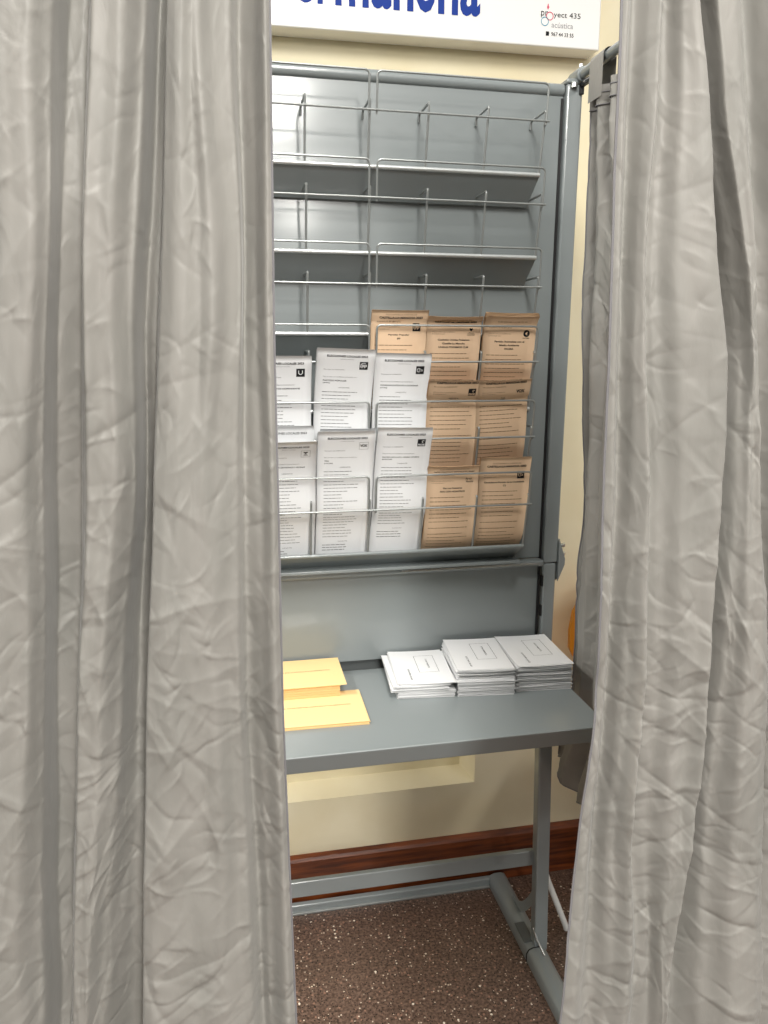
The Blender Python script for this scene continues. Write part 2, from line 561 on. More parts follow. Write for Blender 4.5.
def foot(cx, s):
    f = MB()
    # rounded channel, 5 cm wide
    prof = [(-.024, 0), (-.024, .020), (-.019, .029), (-.009, .033), (.009, .033), (.019, .029), (.024, .020), (.024, 0)]
    ya, yb = 1.165, 1.698
    vs = [(cx + px, ya, pz) for px, pz in prof] + [(cx + px, yb, pz) for px, pz in prof]
    n = len(prof)
    f.add(vs, [[i, (i + 1) % n, n + (i + 1) % n, n + i] for i in range(n)] + [list(range(n))[::-1], [n + i for i in range(n)]], 0, True)
    fo = f.build('foot', M['grey'], booth)
    k = MB()
    k.box(cx - .0235, cx + .002, 1.452, 1.515, .0325, .0345, .0005)
    k.build('insert_plate', M['grey_dark'], fo)
    j = MB()
    arc = [(cx + px * 1.03, 1.432, pz * 1.03) for px, pz in prof[0:5]]
    j.tube(arc, .0013, 6)
    j.build('joint_line', M['black'], fo)
    # small rubber end caps
    e = MB()
    e.add([(cx + px * .99, ya - .003, pz * .98) for px, pz in prof] + [(cx + px * .99, ya + .004, pz * .98) for px, pz in prof],
          [[i, (i + 1) % n, n + (i + 1) % n, n + i] for i in range(n)] + [list(range(n))[::-1], [n + i for i in range(n)]])
    e.build('end_cap', M['black'], fo)
    # bright lock lever beside the leg
    lv = MB()
    lv.tube([(cx - .004, 1.448, .075), (cx - .001, 1.431, .055), (cx + .006, 1.402, .036)], .0024, 8)
    lv.build('lock_lever', M['steel'], fo)
    # curved gusset at the back of the leg
    gp = []
    for i in range(9):
        t = i / 8
        gp.append((1.478 + .125 * t, .165 - .125 * math.sin(t * PI / 2) ** 0.8))
    inner = [(y - .012, z - .02) for y, z in gp][::-1]
    MB().prism_x(gp + inner, cx + .006, cx + .0085).build('gusset', M['grey'], booth)
foot(.669, 1)
foot(-.197, -1)

# stabiliser rod from the leg to the floor, thin release wire
st = MB()
st.tube([(.700, 1.492, .225), (.706, 1.494, .19), (.718, 1.497, .155), (.770, 1.50, .025), (.776, 1.50, .008)], .0072, 12)
st.build('stabiliser_rod', M['white_enamel'], booth)['label'] = 'white enamelled stay at the right foot'
wr_ = MB()
wr_.tube([(.698, 1.49, .15), (.712, 1.497, .115), (.722, 1.50, .09)], .0016, 8)
wr_.build('release_wire', M['steel'], booth)

# crossbar between legs, low rail at the back of the feet
MB().box(PX0 + .026, .668, 1.470, 1.484, .222, .2605, .003).build('crossbar', M['grey'], booth)
fr = MB()
fr.box(-.185, .662, 1.690, 1.706, .002, .024, .004)
fr.box(-.185, .645, 1.684, 1.691, .000, .006, .0015, 1)
fr.build('floor_rail', [M['grey'], M['wire']], booth)

# ---- trays (sheet-metal ledges) and wire baskets, six rows
LIPS = [1.711, 1.564, 1.420, 1.278, 1.137, .998]
LOOPZ = [1.858, 1.717, 1.577, 1.436, 1.297, 1.157]
LONGZ = [1.797, 1.655, 1.508, 1.370, 1.226, 1.091]
TX0, TX1 = -.165, .597
for i, zl in enumerate(LIPS):
    t = MB()
    zb = zl - (.050 if i < 5 else .036)
    yf, yb = 1.447, PY - .001
    prof = [(yb, zb), (yb - .010, zb), (yf, zl - .003), (yf - .0035, zl - .0025), (yf - .0045, zl + .001), (yf - .002, zl + .0035), (yf + .002, zl + .0025),
            (yf + .0035, zl - .001), (yb - .008, zb + .003), (yb, zb + .003)]
    n = len(prof)
    vs = [(TX0, y, z) for y, z in prof] + [(TX1 - (.0 if z > zl - .01 else .006), y, z) for y, z in prof]
    t.add(vs, [[k, (k + 1) % n, n + (k + 1) % n, n + k] for k in range(n)] + [list(range(n))[::-1], [n + k for k in range(n)]])
    if i == 5:
        t.box(TX0, TX1, 1.455, PY - .001, zb - .004, zb + .002, .001)
    tr_ = t.build('tray', M['grey'], booth)
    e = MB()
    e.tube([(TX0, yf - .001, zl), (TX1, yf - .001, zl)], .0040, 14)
    e.build('rolled_edge', M['edge'] if i < 5 else M['grey'], tr_)  # upper edges coloured bright for the highlight, lowest stays grey
PEGX = [-.152, -.048, .056, .159, .2715, .377, .487, .5955]
HALVES = [(-.152, .269), (.283, .5955)]
WRR = .0019
YL = 1.421                                         # front plane of the wires
for i in range(6):
    zt, zl = LOOPZ[i], LONGZ[i]
    b = MB()
    yt = YL - .006
    for (xa, xb) in HALVES:
        b.tube(fillet([(xa, YL + .001, zl - .006), (xa, yt, zt), (xb, yt, zt), (xb, YL + .001, zl - .006)], .009, 5), WRR, 8)
    basket = b.build('wire_basket', M['wire'], booth)
    l = MB()
    l.tube([(PEGX[0] - .004, YL - .002, zl), (PEGX[-1] + .005, YL - .002, zl)], WRR, 8)
    l.build('long_wire', M['wire'], basket)
    for x in PEGX:
        d = MB()
        zp = zl + .018
        d.tube(fillet([(x, PY - .004, zp - .013), (x, PY - .006, zp), (x, YL + .003, zp + .001), (x, 1.447, LIPS[i] - .004)], .004, 4), WRR * 1.15, 8)
        d.build('divider', M['wire'], basket)

# ------------------------------------------------------------------ ballot papers
def P_curve(prof):
    """arc-length parametrised YZ polyline from top to bottom"""
    pts = [Vector((0, y, z)) for y, z in prof][::-1]
    # smooth it
    fine = []
    n = len(pts)
    for i in range(n - 1):
        p0, p1, p2, p3 = pts[max(i - 1, 0)], pts[i], pts[i + 1], pts[min(i + 2, n - 1)]
        for j in range(8):
            t = j / 8
            fine.append(0.5 * ((2 * p1) + (p2 - p0) * t + (2 * p0 - 5 * p1 + 4 * p2 - p3) * t * t + (3 * p1 - p0 - 3 * p2 + p3) * t ** 3))
    fine.append(pts[-1])
    s = [0.0]
    for i in range(1, len(fine)):
        s.append(s[-1] + (fine[i] - fine[i - 1]).length)
    def at(v):
        v = max(-.002, min(v, s[-1]))
        k = 0
        while k < len(s) - 2 and s[k + 1] < v: k += 1
        t = (v - s[k]) / max(1e-9, s[k + 1] - s[k])
        p = fine[k].lerp(fine[k + 1], t)
        tg = (fine[k + 1] - fine[k]).normalized()
        nr = Vector((0, tg.z, -tg.y))      # towards the viewer (-y)
        if nr.y > 0: nr = -nr
        return p, nr
    return at, s[-1]

def sheet(prof, width, art=None, mats=None, thick=.0003, bow=0.0, ears=0.0, trim=0.0):
    """mesh of one paper sheet, local x 0..width, YZ as the profile; art printed on its front"""
    at0, L = P_curve(prof)
    L -= trim
    at = lambda v: at0(v + trim)
    mb = MB()
    nu, nv = 6, 30
    def pos(u, v, off=0.0):
        p, nr = at(v)
        c = (u / width - .5) * 2
        d = bow * (1 - c * c) + ears * c * c * max(0, 1 - v / .05)
        q = p + nr * (off + d)
        return (u, q.y, q.z)
    fr = [pos(width * i / nu, L * j / nv) for j in range(nv + 1) for i in range(nu + 1)]
    bk = [pos(width * i / nu, L * j / nv, -thick) for j in range(nv + 1) for i in range(nu + 1)]
    n = len(fr)
    fs = []
    st = nu + 1
    for j in range(nv):
        for i in range(nu):
            q = [j * st + i, j * st + i + 1, (j + 1) * st + i + 1, (j + 1) * st + i]
            fs.append(q[::-1]); fs.append([n + k for k in q])
    for j in range(nv):
        q = [j * st, (j + 1) * st]; fs.append([q[0], q[1], n + q[1], n + q[0]])
        q = [j * st + nu, (j + 1) * st + nu]; fs.append([q[1], q[0], n + q[0], n + q[1]])
    for i in range(nu):
        fs.append([i + 1, i, n + i, n + i + 1])
        q = nv * st + i; fs.append([q, q + 1, n + q + 1, n + q])
    mb.add(fr + bk, fs, 0, True)
    if art:
        for vs, f2, mi, layer in art.items:
            vv = [pos(u, v, .00022 * layer) for u, v in vs if True]
            mb.add(vv, [list(reversed(f)) for f in f2], mi)
    me = bpy.data.meshes.new('ballot_paper')
    me.from_pydata(mb.v, [], mb.f)
    me.polygons.foreach_set('material_index', mb.mi)
    me.polygons.foreach_set('use_smooth', mb.sm)
    for q in mats: me.materials.append(q)
    me.update()
    return me

def logo(art, kind, u, v, s):
    """u,v top-left corner, s size; slots 1 ink, 3 paper"""
    if kind in ('U', 'pp', 'Cs', 'psoe'):
        art.rect(u, u + s, v, v + s, 1, 1)
    if kind == 'U':
        art.arc(u + s / 2, v + s * .48, s * .22, s * .09, 0, 180, 3, 2)
        art.rect(u + s * .235, u + s * .325, v + s * .22, v + s * .49, 3, 2)
        art.rect(u + s * .675, u + s * .765, v + s * .22, v + s * .49, 3, 2)
    elif kind == 'pp':
        art.text('pp', u + s * .56, v + s * .80, height=s * .46, mi=3, align='c', bold=.02, layer=2)
        art.arc(u + s * .50, v + s * .52, s * .38, s * .07, 150, 300, 3, 2)
    elif kind == 'Cs':
        art.arc(u + s * .36, v + s * .5, s * .22, s * .07, 60, 300, 3, 2)
        art.text('Cs', u + s * .60, v + s * .64, height=s * .30, mi=3, align='c', bold=.02, layer=2)
    elif kind == 'psoe':
        art.text('PSOE', u + s * .5, v + s * .90, width=s * .86, height=s * .26, mi=3, align='c', bold=.03, layer=2)
        art.arc(u + s * .70, v + s * .34, s * .14, s * .07, 90, 330, 3, 2)
    elif kind == 'vox_box':
        art.frame(u - s * .05, u + s * 1.05, v - s * .05, v + s * .95, s * .03, 2, 1)
        art.text('VOX', u + s * .5, v + s * .62, width=s * .88, height=s * .38, mi=1, align='c', bold=.05)
    elif kind == 'vox':
        art.text('VOX', u + s * .5, v + s * .7, width=s * 1.15, height=s * .46, mi=1, align='c', bold=.05)
    elif kind == 'leaf':
        art.frame(u - s * .05, u + s * 1.05, v - s * .05, v + s * 1.0, s * .03, 2, 1)
        art.poly([(u + s * .5, v + s * .52), (u + s * .22, v + s * .28), (u + s * .32, v + s * .16), (u + s * .5, v + s * .24), (u + s * .68, v + s * .16), (u + s * .78, v + s * .28)], 1)
        art.rect(u + s * .3, u + s * .7, v + s * .6, v + s * .68, 1)
        art.rect(u + s * .2, u + s * .8, v + s * .76, v + s * .82, 2)
    elif kind == 'heart':
        art.poly([(u + s * .5, v + s * .42), (u + s * .24, v + s * .12), (u + s * .34, v), (u + s * .5, v + s * .08), (u + s * .66, v), (u + s * .76, v + s * .12)], 1)
        art.text('UNIDAS', u + s * .5, v + s * .66, width=s * .75, height=s * .14, mi=1, align='c')
        art.text('PODEMOS', u + s * .5, v + s * .84, width=s * 1.0, height=s * .14, mi=1, align='c')
        art.rect(u, u + s, v + s * .90, v + s * .94, 2)
    elif kind == 'disc':
        art.disc(u + s * .5, v + s * .42, s * .44, 1, 1)
        art.poly([(u + s * .30, v + s * .52), (u + s * .42, v + s * .25), (u + s * .66, v + s * .20), (u + s * .56, v + s * .40), (u + s * .60, v + s * .66), (u + s * .44, v + s * .50)], 3, 2)
        art.text('PACMA', u + s * .5, v + s * 1.08, width=s * .95, height=s * .15, mi=1, align='c', bold=.02)
    elif kind == 'words':
        art.text('Pan con', u + s * .42, v + s * .38, width=s * .8, height=s * .26, mi=1, align='c', bold=.02, shear=.2)
        art.text('Nosotros', u + s * .56, v + s * .74, width=s * 1.0, height=s * .26, mi=1, align='c', bold=.02, shear=.2)

def white_art(kind, name, short, seed, nl=22):
    r = random.Random(seed)
    a = Print()
    wd = .105
    a.text('ELECCIONES LOCALES 2023', wd * .52, .0155, width=.074, height=.0040, mi=1, align='c', bold=.03)
    a.text('(MUNICIPALES)', wd * .52, .0205, width=.024, height=.0018, mi=2, align='c')
    logo(a, kind, .078, .0235, .0155)
    a.text('Municipio de: ALBACETE', .013, .0415, width=.038, height=.0024, mi=2)
    a.text('Doy mi voto a la candidatura presentada por:', .013, .0555, width=.062, height=.0026, mi=2)
    a.text(name, .013, .0625, width=min(.072, .0029 * len(name)), height=.0028, mi=1, bold=.02)
    a.text('(' + short + ')', .013, .0675, width=.0032 * (len(short) + 2), height=.0026, mi=1, bold=.02)
    a.text('CANDIDATOS', wd * .5, .0755, width=.020, height=.0021, mi=1, align='c')
    v = .0825
    for k in range(nl):
        a.words(.0125, .013 + r.uniform(.034, .066), v, .0010, r)
        v += .0066
    a.text('SUPLENTES', wd * .5, v + .006, width=.018, height=.0020, mi=2, align='c')
    v += .012
    for k in range(3):
        a.words(.0125, .013 + r.uniform(.03, .05), v, .0012, r); v += .0058
    return a

def salmon_art(kind, lines, seed, gap=.0085, head=0.0):
    r = random.Random(seed)
    a = Print()
    wd = .105
    a.text('ELECCIONES A CORTES DE', wd * .52, .0095 + head, width=.058, height=.0023, mi=2, align='c')
    a.text('CASTILLA-LA MANCHA 2023', wd * .52, .0165 + head, width=.081, height=.0042, mi=1, align='c', bold=.04)
    a.text('Provincia de ALBACETE', .010, .0235 + head, width=.044, height=.0024, mi=2)
    logo(a, kind, .078, .0265 + head, .0150)
    a.text('Doy mi voto a la candidatura', .010, .0350 + head, width=.044, height=.0022, mi=2)
    a.text('presentada por:', .010, .0390 + head, width=.025, height=.0022, mi=2)
    v = .0500 + head
    for t, wdt in lines:
        a.text(t, wd * .5, v, width=wdt, height=.0034, mi=1, align='c', bold=.03)
        v += .0068
    v += .003
    for k in range(14):
        a.words(.008, .010 + r.uniform(.055, .085), v, .0010, r)
        v += gap if k not in (6, 7) else gap * 1.6
    return a

# colour of the print depends on the stock
WM = [M['paper'], M['ink'], M['ink_grey'], M['paper']]
SM = [M['salmon'], M['ink'], M['ink_brown'], M['salmon']]

def white_prof(row, ztop, lean=0.0, curl=0.0):
    zl = LIPS[row]
    return [(1.4855, zl - .030), (1.469, zl - .012), (1.4445, LONGZ[row] - .03), (1.4305, LONGZ[row]), (1.4235, LOOPZ[row]),
            (1.4125 - lean, (LOOPZ[row] + ztop) / 2 + .005), (1.403 - lean * 2.0, ztop - .012), (1.401 - lean * 2.2 - curl, ztop)]

def salmon_prof(row, ztop, flop=.018, belly=0.0):
    zl = LIPS[row]
    return [(1.4865, zl - .030), (1.476, zl - .016), (1.455 - belly, zl + .030), (1.4345 - belly * .4, LONGZ[row]), (1.4235, LOOPZ[row]),
            (1.4222 - flop * .3, LOOPZ[row] + .008), (1.4195 - flop, ztop)]

stacks = [
    # row, x left, kind, art, ztop, roll, number behind, where-words, front label, profile options
    (4, .0560, 'w', white_art('U', 'UNION DE VECINOS INDEPENDIENTES', 'UVI', 1), 1.381, 0.0, 7,
     'upper white pile beside the left curtain',
     'white ballot sheet headed with a black square logo showing a white U', {}),
    (4, .1615, 'w', white_art('pp', 'PARTIDO POPULAR', 'PP', 2), 1.394, .034, 8,
     'upper middle white pile',
     'white ballot sheet standing tallest in the upper white row, black square logo', {'lean': .004}),
    (4, .2730, 'w', white_art('Cs', 'CIUDADANOS-PARTIDO DE LA CIUDADANIA', 'CS', 3), 1.386, .018, 8,
     'upper right white pile',
     'white ballot sheet at the right end of the upper white row, black square logo', {}),
    (5, .0620, 'w', white_art('leaf', 'AGRUPACION DE VECINOS Y VECINAS', 'AVV', 4), 1.230, 0.0, 6,
     'lower white pile beside the left curtain',
     'shaded white ballot sheet drooping forward at the lower left beside the curtain', {'lean': .005, 'curl': .006}),
    (5, .1700, 'w', white_art('vox_box', 'VOX', 'VOX', 5), 1.246, .002, 9,
     'lower middle white pile',
     'white ballot sheet in the lower rack row with a thin outlined logo box', {'lean': .003}),
    (5, .2765, 'w', white_art('psoe', 'PARTIDO SOCIALISTA OBRERO ESPAÑOL', 'PSOE', 6, 19), 1.251, .018, 8,
     'lower right white pile',
     'white ballot sheet at the right end of the lower white row, solid black square logo', {'lean': .003}),
    (3, .2735, 's', salmon_art('pp', [('Partido Popular', .040), ('PP', .006)], 11), 1.463, 0.0, 8,
     'top left salmon pile',
     'salmon ballot sheet at the left of the top salmon row, black square logo', {'flop': .009}),
    (3, .3795, 's', salmon_art('heart', [('Coalición Unidas Podemos', .062), ('Castilla-La Mancha', .044), ('UNIDAS PODEMOS CLM', .058)], 12), 1.453, 0.0, 7,
     'top middle salmon pile',
     'salmon ballot sheet in the middle of the top salmon row, small dark heart mark', {'flop': .009}),
    (3, .4895, 's', salmon_art('disc', [('Partido Animalista con el', .060), ('Medio Ambiente', .040), ('PACMA', .018)], 13, head=.005), 1.455, .006, 12,
     'top right salmon pile',
     'salmon ballot sheet at the right of the top salmon row, round black logo', {'flop': .010}),
    (4, .3800, 's', salmon_art('psoe', [('P.S.O.E.', .020)], 14, head=-.009), 1.337, .003, 8,
     'middle row left salmon pile',
     'salmon ballot sheet flopping over the wire, left in the middle salmon row', {'flop': .018}),
    (4, .4880, 's', salmon_art('vox', [('Vox', .010), ('VOX', .010)], 15, head=-.009), 1.337, -.050, 8,
     'middle row right salmon pile',
     'tilted salmon ballot sheet at right of the middle salmon row, bold three-letter mark', {'flop': .018}),
    (5, .3835, 's', salmon_art('words', [('Pan con Nosotros', .038), ('PAN CON NOSOTROS', .050)], 16), 1.173, .002, 8,
     'bottom left salmon pile',
     'salmon ballot sheet bulging in the bottom row beside the white ballots', {'flop': .004, 'belly': .010}),
    (5, .4895, 's', salmon_art('Cs', [('Ciudadanos-Partido de la Ciudadanía', .084), ('CS', .006)], 17, head=.004), 1.187, .004, 8,
     'bottom right salmon pile',
     'salmon ballot sheet in the bottom right corner pocket of the rack', {'flop': .003, 'belly': .012}),
]
for (row, x, kd, art, ztop, roll, nb, where, lab, opt) in stacks:
    rnd = random.Random(hash((row, round(x * 1000))) % 1000)
    prof = white_prof(row, ztop, **opt) if kd == 'w' else salmon_prof(row, ztop, **opt)
    mats = WM if kd == 'w' else SM
    word = 'white' if kd == 'w' else 'salmon'
    wd = .105
    def place(o, dx, dy, dz, rr):
        c = Vector((x + wd / 2, 0, LIPS[row] - .03))
        o.rotation_euler = (0, rr, 0)
        o.location = c + Matrix.Rotation(rr, 3, 'Y') @ (-Vector((wd / 2, 0, LIPS[row] - .03))) + Vector((dx, dy, dz))
    front = bpy.data.objects.new('ballot_paper', sheet(prof, wd, art, mats, bow=.0012 if kd == 'w' else .002))
    COL.objects.link(front)
    place(front, 0, 0, 0, roll)
    tag(front, lab, 'ballot paper')
    p2 = [(min(y + .0003, 1.488), z) for y, z in prof]
    blanks = [sheet(p2, wd, None, [M['paper']] if kd == 'w' else [M['salmon_edge']], bow=.0012 if kd == 'w' else .002, trim=tr) for tr in (.0004, .0015, .003)]
    for k in range(nb):
        o = bpy.data.objects.new('ballot_paper', blanks[k % 3 if nb < 10 else 0])
        COL.objects.link(o)
        place(o, rnd.uniform(-.0010, .0014), .0003 + .0007 * (k + 1), (.0006 * k if nb > 10 else 0), roll + rnd.uniform(-.003, .005))
        tag(o, word + ' ballot sheet behind the front one, ' + where, 'ballot paper', 'ballot sheets in the ' + where)
# two whites that stand up behind their front sheets
def extra_sheet(row, x, ztop, lab, dy, roll, art=None):
    o = bpy.data.objects.new('ballot_paper', sheet(white_prof(row, ztop), .105, art, WM, bow=.001))
    COL.objects.link(o)
    o.rotation_euler = (0, roll, 0)
    c = Vector((x + .0525, 0, LIPS[row] - .03))
    o.location = c + Matrix.Rotation(roll, 3, 'Y') @ (-Vector((.0525, 0, LIPS[row] - .03))) + Vector((0, dy, 0))
    tag(o, lab, 'ballot paper')
ex = Print()
ex.text('ELECCIONES LOCALES 2023', .0546, .0155, width=.074, height=.0040, mi=1, align='c', bold=.012)
extra_sheet(5, .0595, 1.256, 'bright white ballot sheet standing up behind the drooping shaded one at lower left', .0062, 0.0, ex)
extra_sheet(5, .1745, 1.249, 'white ballot sheet sticking out to the right behind the outlined-logo ballot', .0085, .006)

# ------------------------------------------------------------------ envelopes on the desk
def flat_env(name, mats, wd, dp, th, art=None, flap=True, curl=0.0):
    """envelope lying flat, local origin at its centre, z from 0 to th"""
    mb = MB()
    nx, ny = 8, 8
    def hz(x, y):
        u, v = x / wd + .5, y / dp + .5
        return curl * ((u - .5) ** 2 * 1.2 + (max(0, .5 - v)) ** 2 * 1.0)
    top, bot = [], []
    for j in range(ny + 1):
        for i in range(nx + 1):
            x, y = (i / nx - .5) * wd, (j / ny - .5) * dp
            e = min(i, nx - i, j, ny - j)
            puff = th if e > 0 else th * .55
            top.append((x, y, puff + hz(x, y)))
            bot.append((x, y, hz(x, y)))
    n = len(top); st = nx + 1
    fs = []
    for j in range(ny):
        for i in range(nx):
            q = [j * st + i, j * st + i + 1, (j + 1) * st + i + 1, (j + 1) * st + i]
            fs.append(q); fs.append([n + k for k in q[::-1]])
    for i in range(nx):
        fs.append([i, n + i, n + i + 1, i + 1]); q = ny * st + i; fs.append([q + 1, n + q + 1, n + q, q])
    for j in range(ny):
        q = j * st; fs.append([q + st, n + q + st, n + q, q]); q = j * st + nx; fs.append([q, n + q, n + q + st, q + st])
    mb.add(top + bot, fs, 0, False)
    if art:
        for vs, f2, mi, layer in art.items:
            mb.add([(u, v, th + hz(u, v) + .00022 * layer) for u, v in vs], f2, mi)
    me = bpy.data.meshes.new(name)
    me.from_pydata(mb.v, [], mb.f)
    me.polygons.foreach_set('material_index', mb.mi)
    for q in mats: me.materials.append(q)
    me.update()
    return me

def rot_text(a, txt, cx, cy, width, height, ang, mi=1, bold=0.0):
    vs, fs, w0, h0 = text_geo(txt, bold)
    c, s = math.cos(ang), math.sin(ang)
    out = []
    for x, y in vs:
        px, py = (x / w0 - .5) * width, (y / h0 - .5) * height
        out.append((cx + px * c - py * s, cy + px * s + py * c))
    a.items.append((out, fs, mi, 1))

EW, ED = .112, .160
ea = Print()
rot_text(ea, 'ELECCIONES LOCALES', -.026, -.040, .052, .0034, -PI / 2, 1, .01)
rot_text(ea, 'AYUNTAMIENTO', .017, .012, .046, .0034, -PI / 2, 1, .01)
for (u0, u1, v0, v1) in ((-.006, .034, .0505, .0512), (-.006, .034, -.0312, -.0305), (-.006, -.0053, -.0312, .0512), (.0333, .034, -.0312, .0512)):
    ea.items.append(([(u0, v0), (u1, v0), (u1, v1), (u0, v1)], [[0, 1, 2, 3]], 2, 1))
ENVM = [M['envelope'], M['ink'], M['ink_grey']]
env_blank = flat_env('envelope', ENVM, EW, ED, .0013, None, curl=.0)
env_wavy = flat_env('envelope', ENVM, EW, ED, .0013, None, curl=.006)
env_top = flat_env('envelope', ENVM, EW, ED, .0013, ea, curl=.004)
piles = [((.3725, 1.412), .085, .768, 'left', 'lowest'), ((.4905, 1.400), .095, .789, 'middle', 'neat'), ((.6075, 1.402), .060, .789, 'right', 'ragged')]
for pi_, ((cx, cy), rz, zt, where, cond) in enumerate(piles):
    rnd = random.Random(40 + pi_)
    z = DZ + .0003
    n = int((zt - DZ - .001) / .0015)
    for k in range(n):
        t = k / (n - 1)
        top = k == n - 1
        o = bpy.data.objects.new('envelope', env_top if top else (env_wavy if t > .72 else env_blank))
        COL.objects.link(o)
        loose = 1.0 if t > .6 else .35
        if where == 'right': loose = .9
        # lower half of the left pile lies further left than its top
        sx = -.012 * (1 if where == 'left' and .45 < t < .85 else 0)
        back = .010 if where == 'middle' and t > .6 else 0
        o.location = (cx + sx + (0 if top else rnd.uniform(-.0030, .0030) * loose), cy + back * .5 + (0 if top else rnd.uniform(-.003, .003) * loose), z)
        o.rotation_euler = (0, 0, -rz + (0 if top else rnd.uniform(-.035, .035) * loose))
        z += .00148
        if top:
            tag(o, {'left': 'printed white envelope on top of the lowest, left-hand white pile on the desk',
                    'middle': 'printed white envelope on top of the middle white pile on the desk',
                    'right': 'printed white envelope on top of the right white pile at the desk corner'}[where], 'envelope')
        else:
            tag(o, 'white envelope under the top one in the %s white pile on the desk' % where, 'envelope', 'envelopes stacked in the %s white pile' % where)

ma = Print()
def flat_text(a, txt, cx, cy, width, height, bold=.01):
    rot_text(a, txt, cx, cy, width, height, 0, 1, bold)
flat_text(ma, 'ELECCIONES A CORTES DE CASTILLA-LA MANCHA', .004, .006, .170, .0036)
MANM = [M['manila'], M['ink'], M['ink_brown']]
man_top = flat_env('envelope', MANM, .226, .132, .0013, ma, curl=.0015)
man_blank = flat_env('envelope', MANM, .226, .132, .0013, None, curl=.0)
for where, (cx, cy), rz, n in (('back', (.1035, 1.4265), -.012, 20), ('front', (.1275, 1.3195), -.022, 4)):
    rnd = random.Random(n)
    z = DZ + .0003
    for k in range(n):
        top = k == n - 1
        o = bpy.data.objects.new('envelope', man_top if top else man_blank)
        COL.objects.link(o)
        dx = 0 if (top or where == 'front') else -.014
        o.location = (cx + dx + rnd.uniform(-.0012, .0012), cy + (0 if top else (.003 if where == 'back' else 0)) + rnd.uniform(-.001, .001), z)
        o.rotation_euler = (0, 0, rz + (0 if top else rnd.uniform(-.008, .008)))
        z += .00150
        if top:
            tag(o, {'back': 'buff envelope on top of the thicker buff pile against the desk back',
                    'front': 'buff envelope on top of the thin pile nearest the desk front edge'}[where], 'envelope')
        else:
            tag(o, {'back': 'buff envelope inside the thicker buff pile at the desk back',
                    'front': 'buff envelope under the top one of the thin pile at the desk front'}[where], 'envelope', 'buff envelopes in the %s pile' % where)

# ------------------------------------------------------------------ wall sign (light box)
sg = empty('wall_sign', (.10, 1.70, 2.02), 'white box sign with blue lettering on the wall above the booth', 'sign')
SY0, SY1 = 1.675, 1.729
tilt = math.radians(.55)
SRX, SBZ = .814, 2.013
T = Matrix.Translation((SRX, 0, SBZ)) @ Matrix.Rotation(-tilt, 4, 'Y')
MB().box(-1.45, 0, SY0, SY1, 0, .30, .003, 0, T).build('sign_case', M['sign'], sg)
art = Print()
for chr_, ua, ub in (('e', -.585, -.541), ('r', -.536, -.506), ('m', -.501, -.434), ('a', -.430, -.388), ('n', -.384, -.343), ('o', -.339, -.297), ('n', -.292, -.250), ('a', -.246, -.203)):
    art.text(chr_, ua - .075, -.0445, width=ub - ua, height=.085, mi=0, bold=.022)
art2 = MB()
def sign_put(artp, mb):
    for vs, fs, mi, layer in artp.items:
        mb.add([T @ Vector((u + .012, SY0 - .0006 * layer, -v)) for u, v in vs], fs, mi)
sign_put(art, art2)
art2.build('sign_lettering', M['ink_blue'], sg, recalc=False)['label'] = 'dark blue bold letters'
lg = Print()
lg.text('pr', -.1460, -.0535, height=.0125, mi=0)
lg.text('yect 435', -.1180, -.0535, width=.060, height=.0130, mi=0)
lg.text('acústica', -.1220, -.0365, width=.048, height=.0100, mi=3)
lg.text('967 44 33 55', -.1220, -.0205, width=.050, height=.0075, mi=0, bold=.01)
lg.rect(-.1340, -.1270, -.0285, -.0205, 0)
lg.arc(-.1265, -.0575, .0075, .0015, 0, 360, 1, 1)
lg.arc(-.1370, -.0470, .0080, .0015, 0, 360, 2, 1)
lg.poly([(-.1335, -.0735), (-.131, -.081), (-.1285, -.0735), (-.131, -.069)], 1)
lgm = MB()
sign_put(lg, lgm)
M['ink_light'] = mat('pale_grey_ink', rgb(150, 150, 155), .6)
lgm.build('sign_logo', [M['ink'], M['ink_red'], M['ink_cyan'], M['ink_light']], sg, recalc=False)['label'] = 'small black, red and pale blue supplier logo'

# ------------------------------------------------------------------ orange chair beside the booth
ch = empty('chair', (.98, 1.50, 0), 'orange moulded chair half hidden behind the right side curtain', 'chair')
def shell(cx, cz, hw, hh, y0, name, thick=.012):
    mb = MB()
    nu, nv = 24, 16
    def pt(i, j, off):
        a = 2 * PI * i / nu
        r = j / nv
        ca, sa = math.cos(a), math.sin(a)
        e = .62
        x = hw * r * math.copysign(abs(ca) ** e, ca)
        z = hh * r * math.copysign(abs(sa) ** e, sa)
        return (cx + x, y0 + off - .028 * (x / hw) ** 2 - .012 * (z / hh), cz + z)
    for off in (0, thick):
        pass
    vs = [pt(i, j, 0) for j in range(1, nv + 1) for i in range(nu)] + [pt(0, 0, 0)]
    n = len(vs)
    vs2 = [pt(i, j, thick) for j in range(1, nv + 1) for i in range(nu)] + [pt(0, 0, thick)]
    fs = []
    for j in range(nv - 1):
        for i in range(nu):
            i2 = (i + 1) % nu
            q = [j * nu + i, j * nu + i2, (j + 1) * nu + i2, (j + 1) * nu + i]
            fs.append(q); fs.append([n + k for k in q[::-1]])
    for i in range(nu):
        i2 = (i + 1) % nu
        fs.append([n - 1, i2, i]); fs.append([2 * n - 1, n + i, n + i2])
        a0 = (nv - 1) * nu
        fs.append([a0 + i, a0 + i2, n + a0 + i2, n + a0 + i])
    mb.add(vs + vs2, fs, 0, True)
    return mb.build(name, M['orange'], ch)
shell(1.0, .735, .205, .110, 1.640, 'backrest')
se = MB()
bm = bmesh.new()
bmesh.ops.create_cube(bm, size=1)
for v in bm.verts:
    v.co = Vector((.985 + v.co.x * .40, 1.46 + v.co.y * .38, .45 + v.co.z * .016))
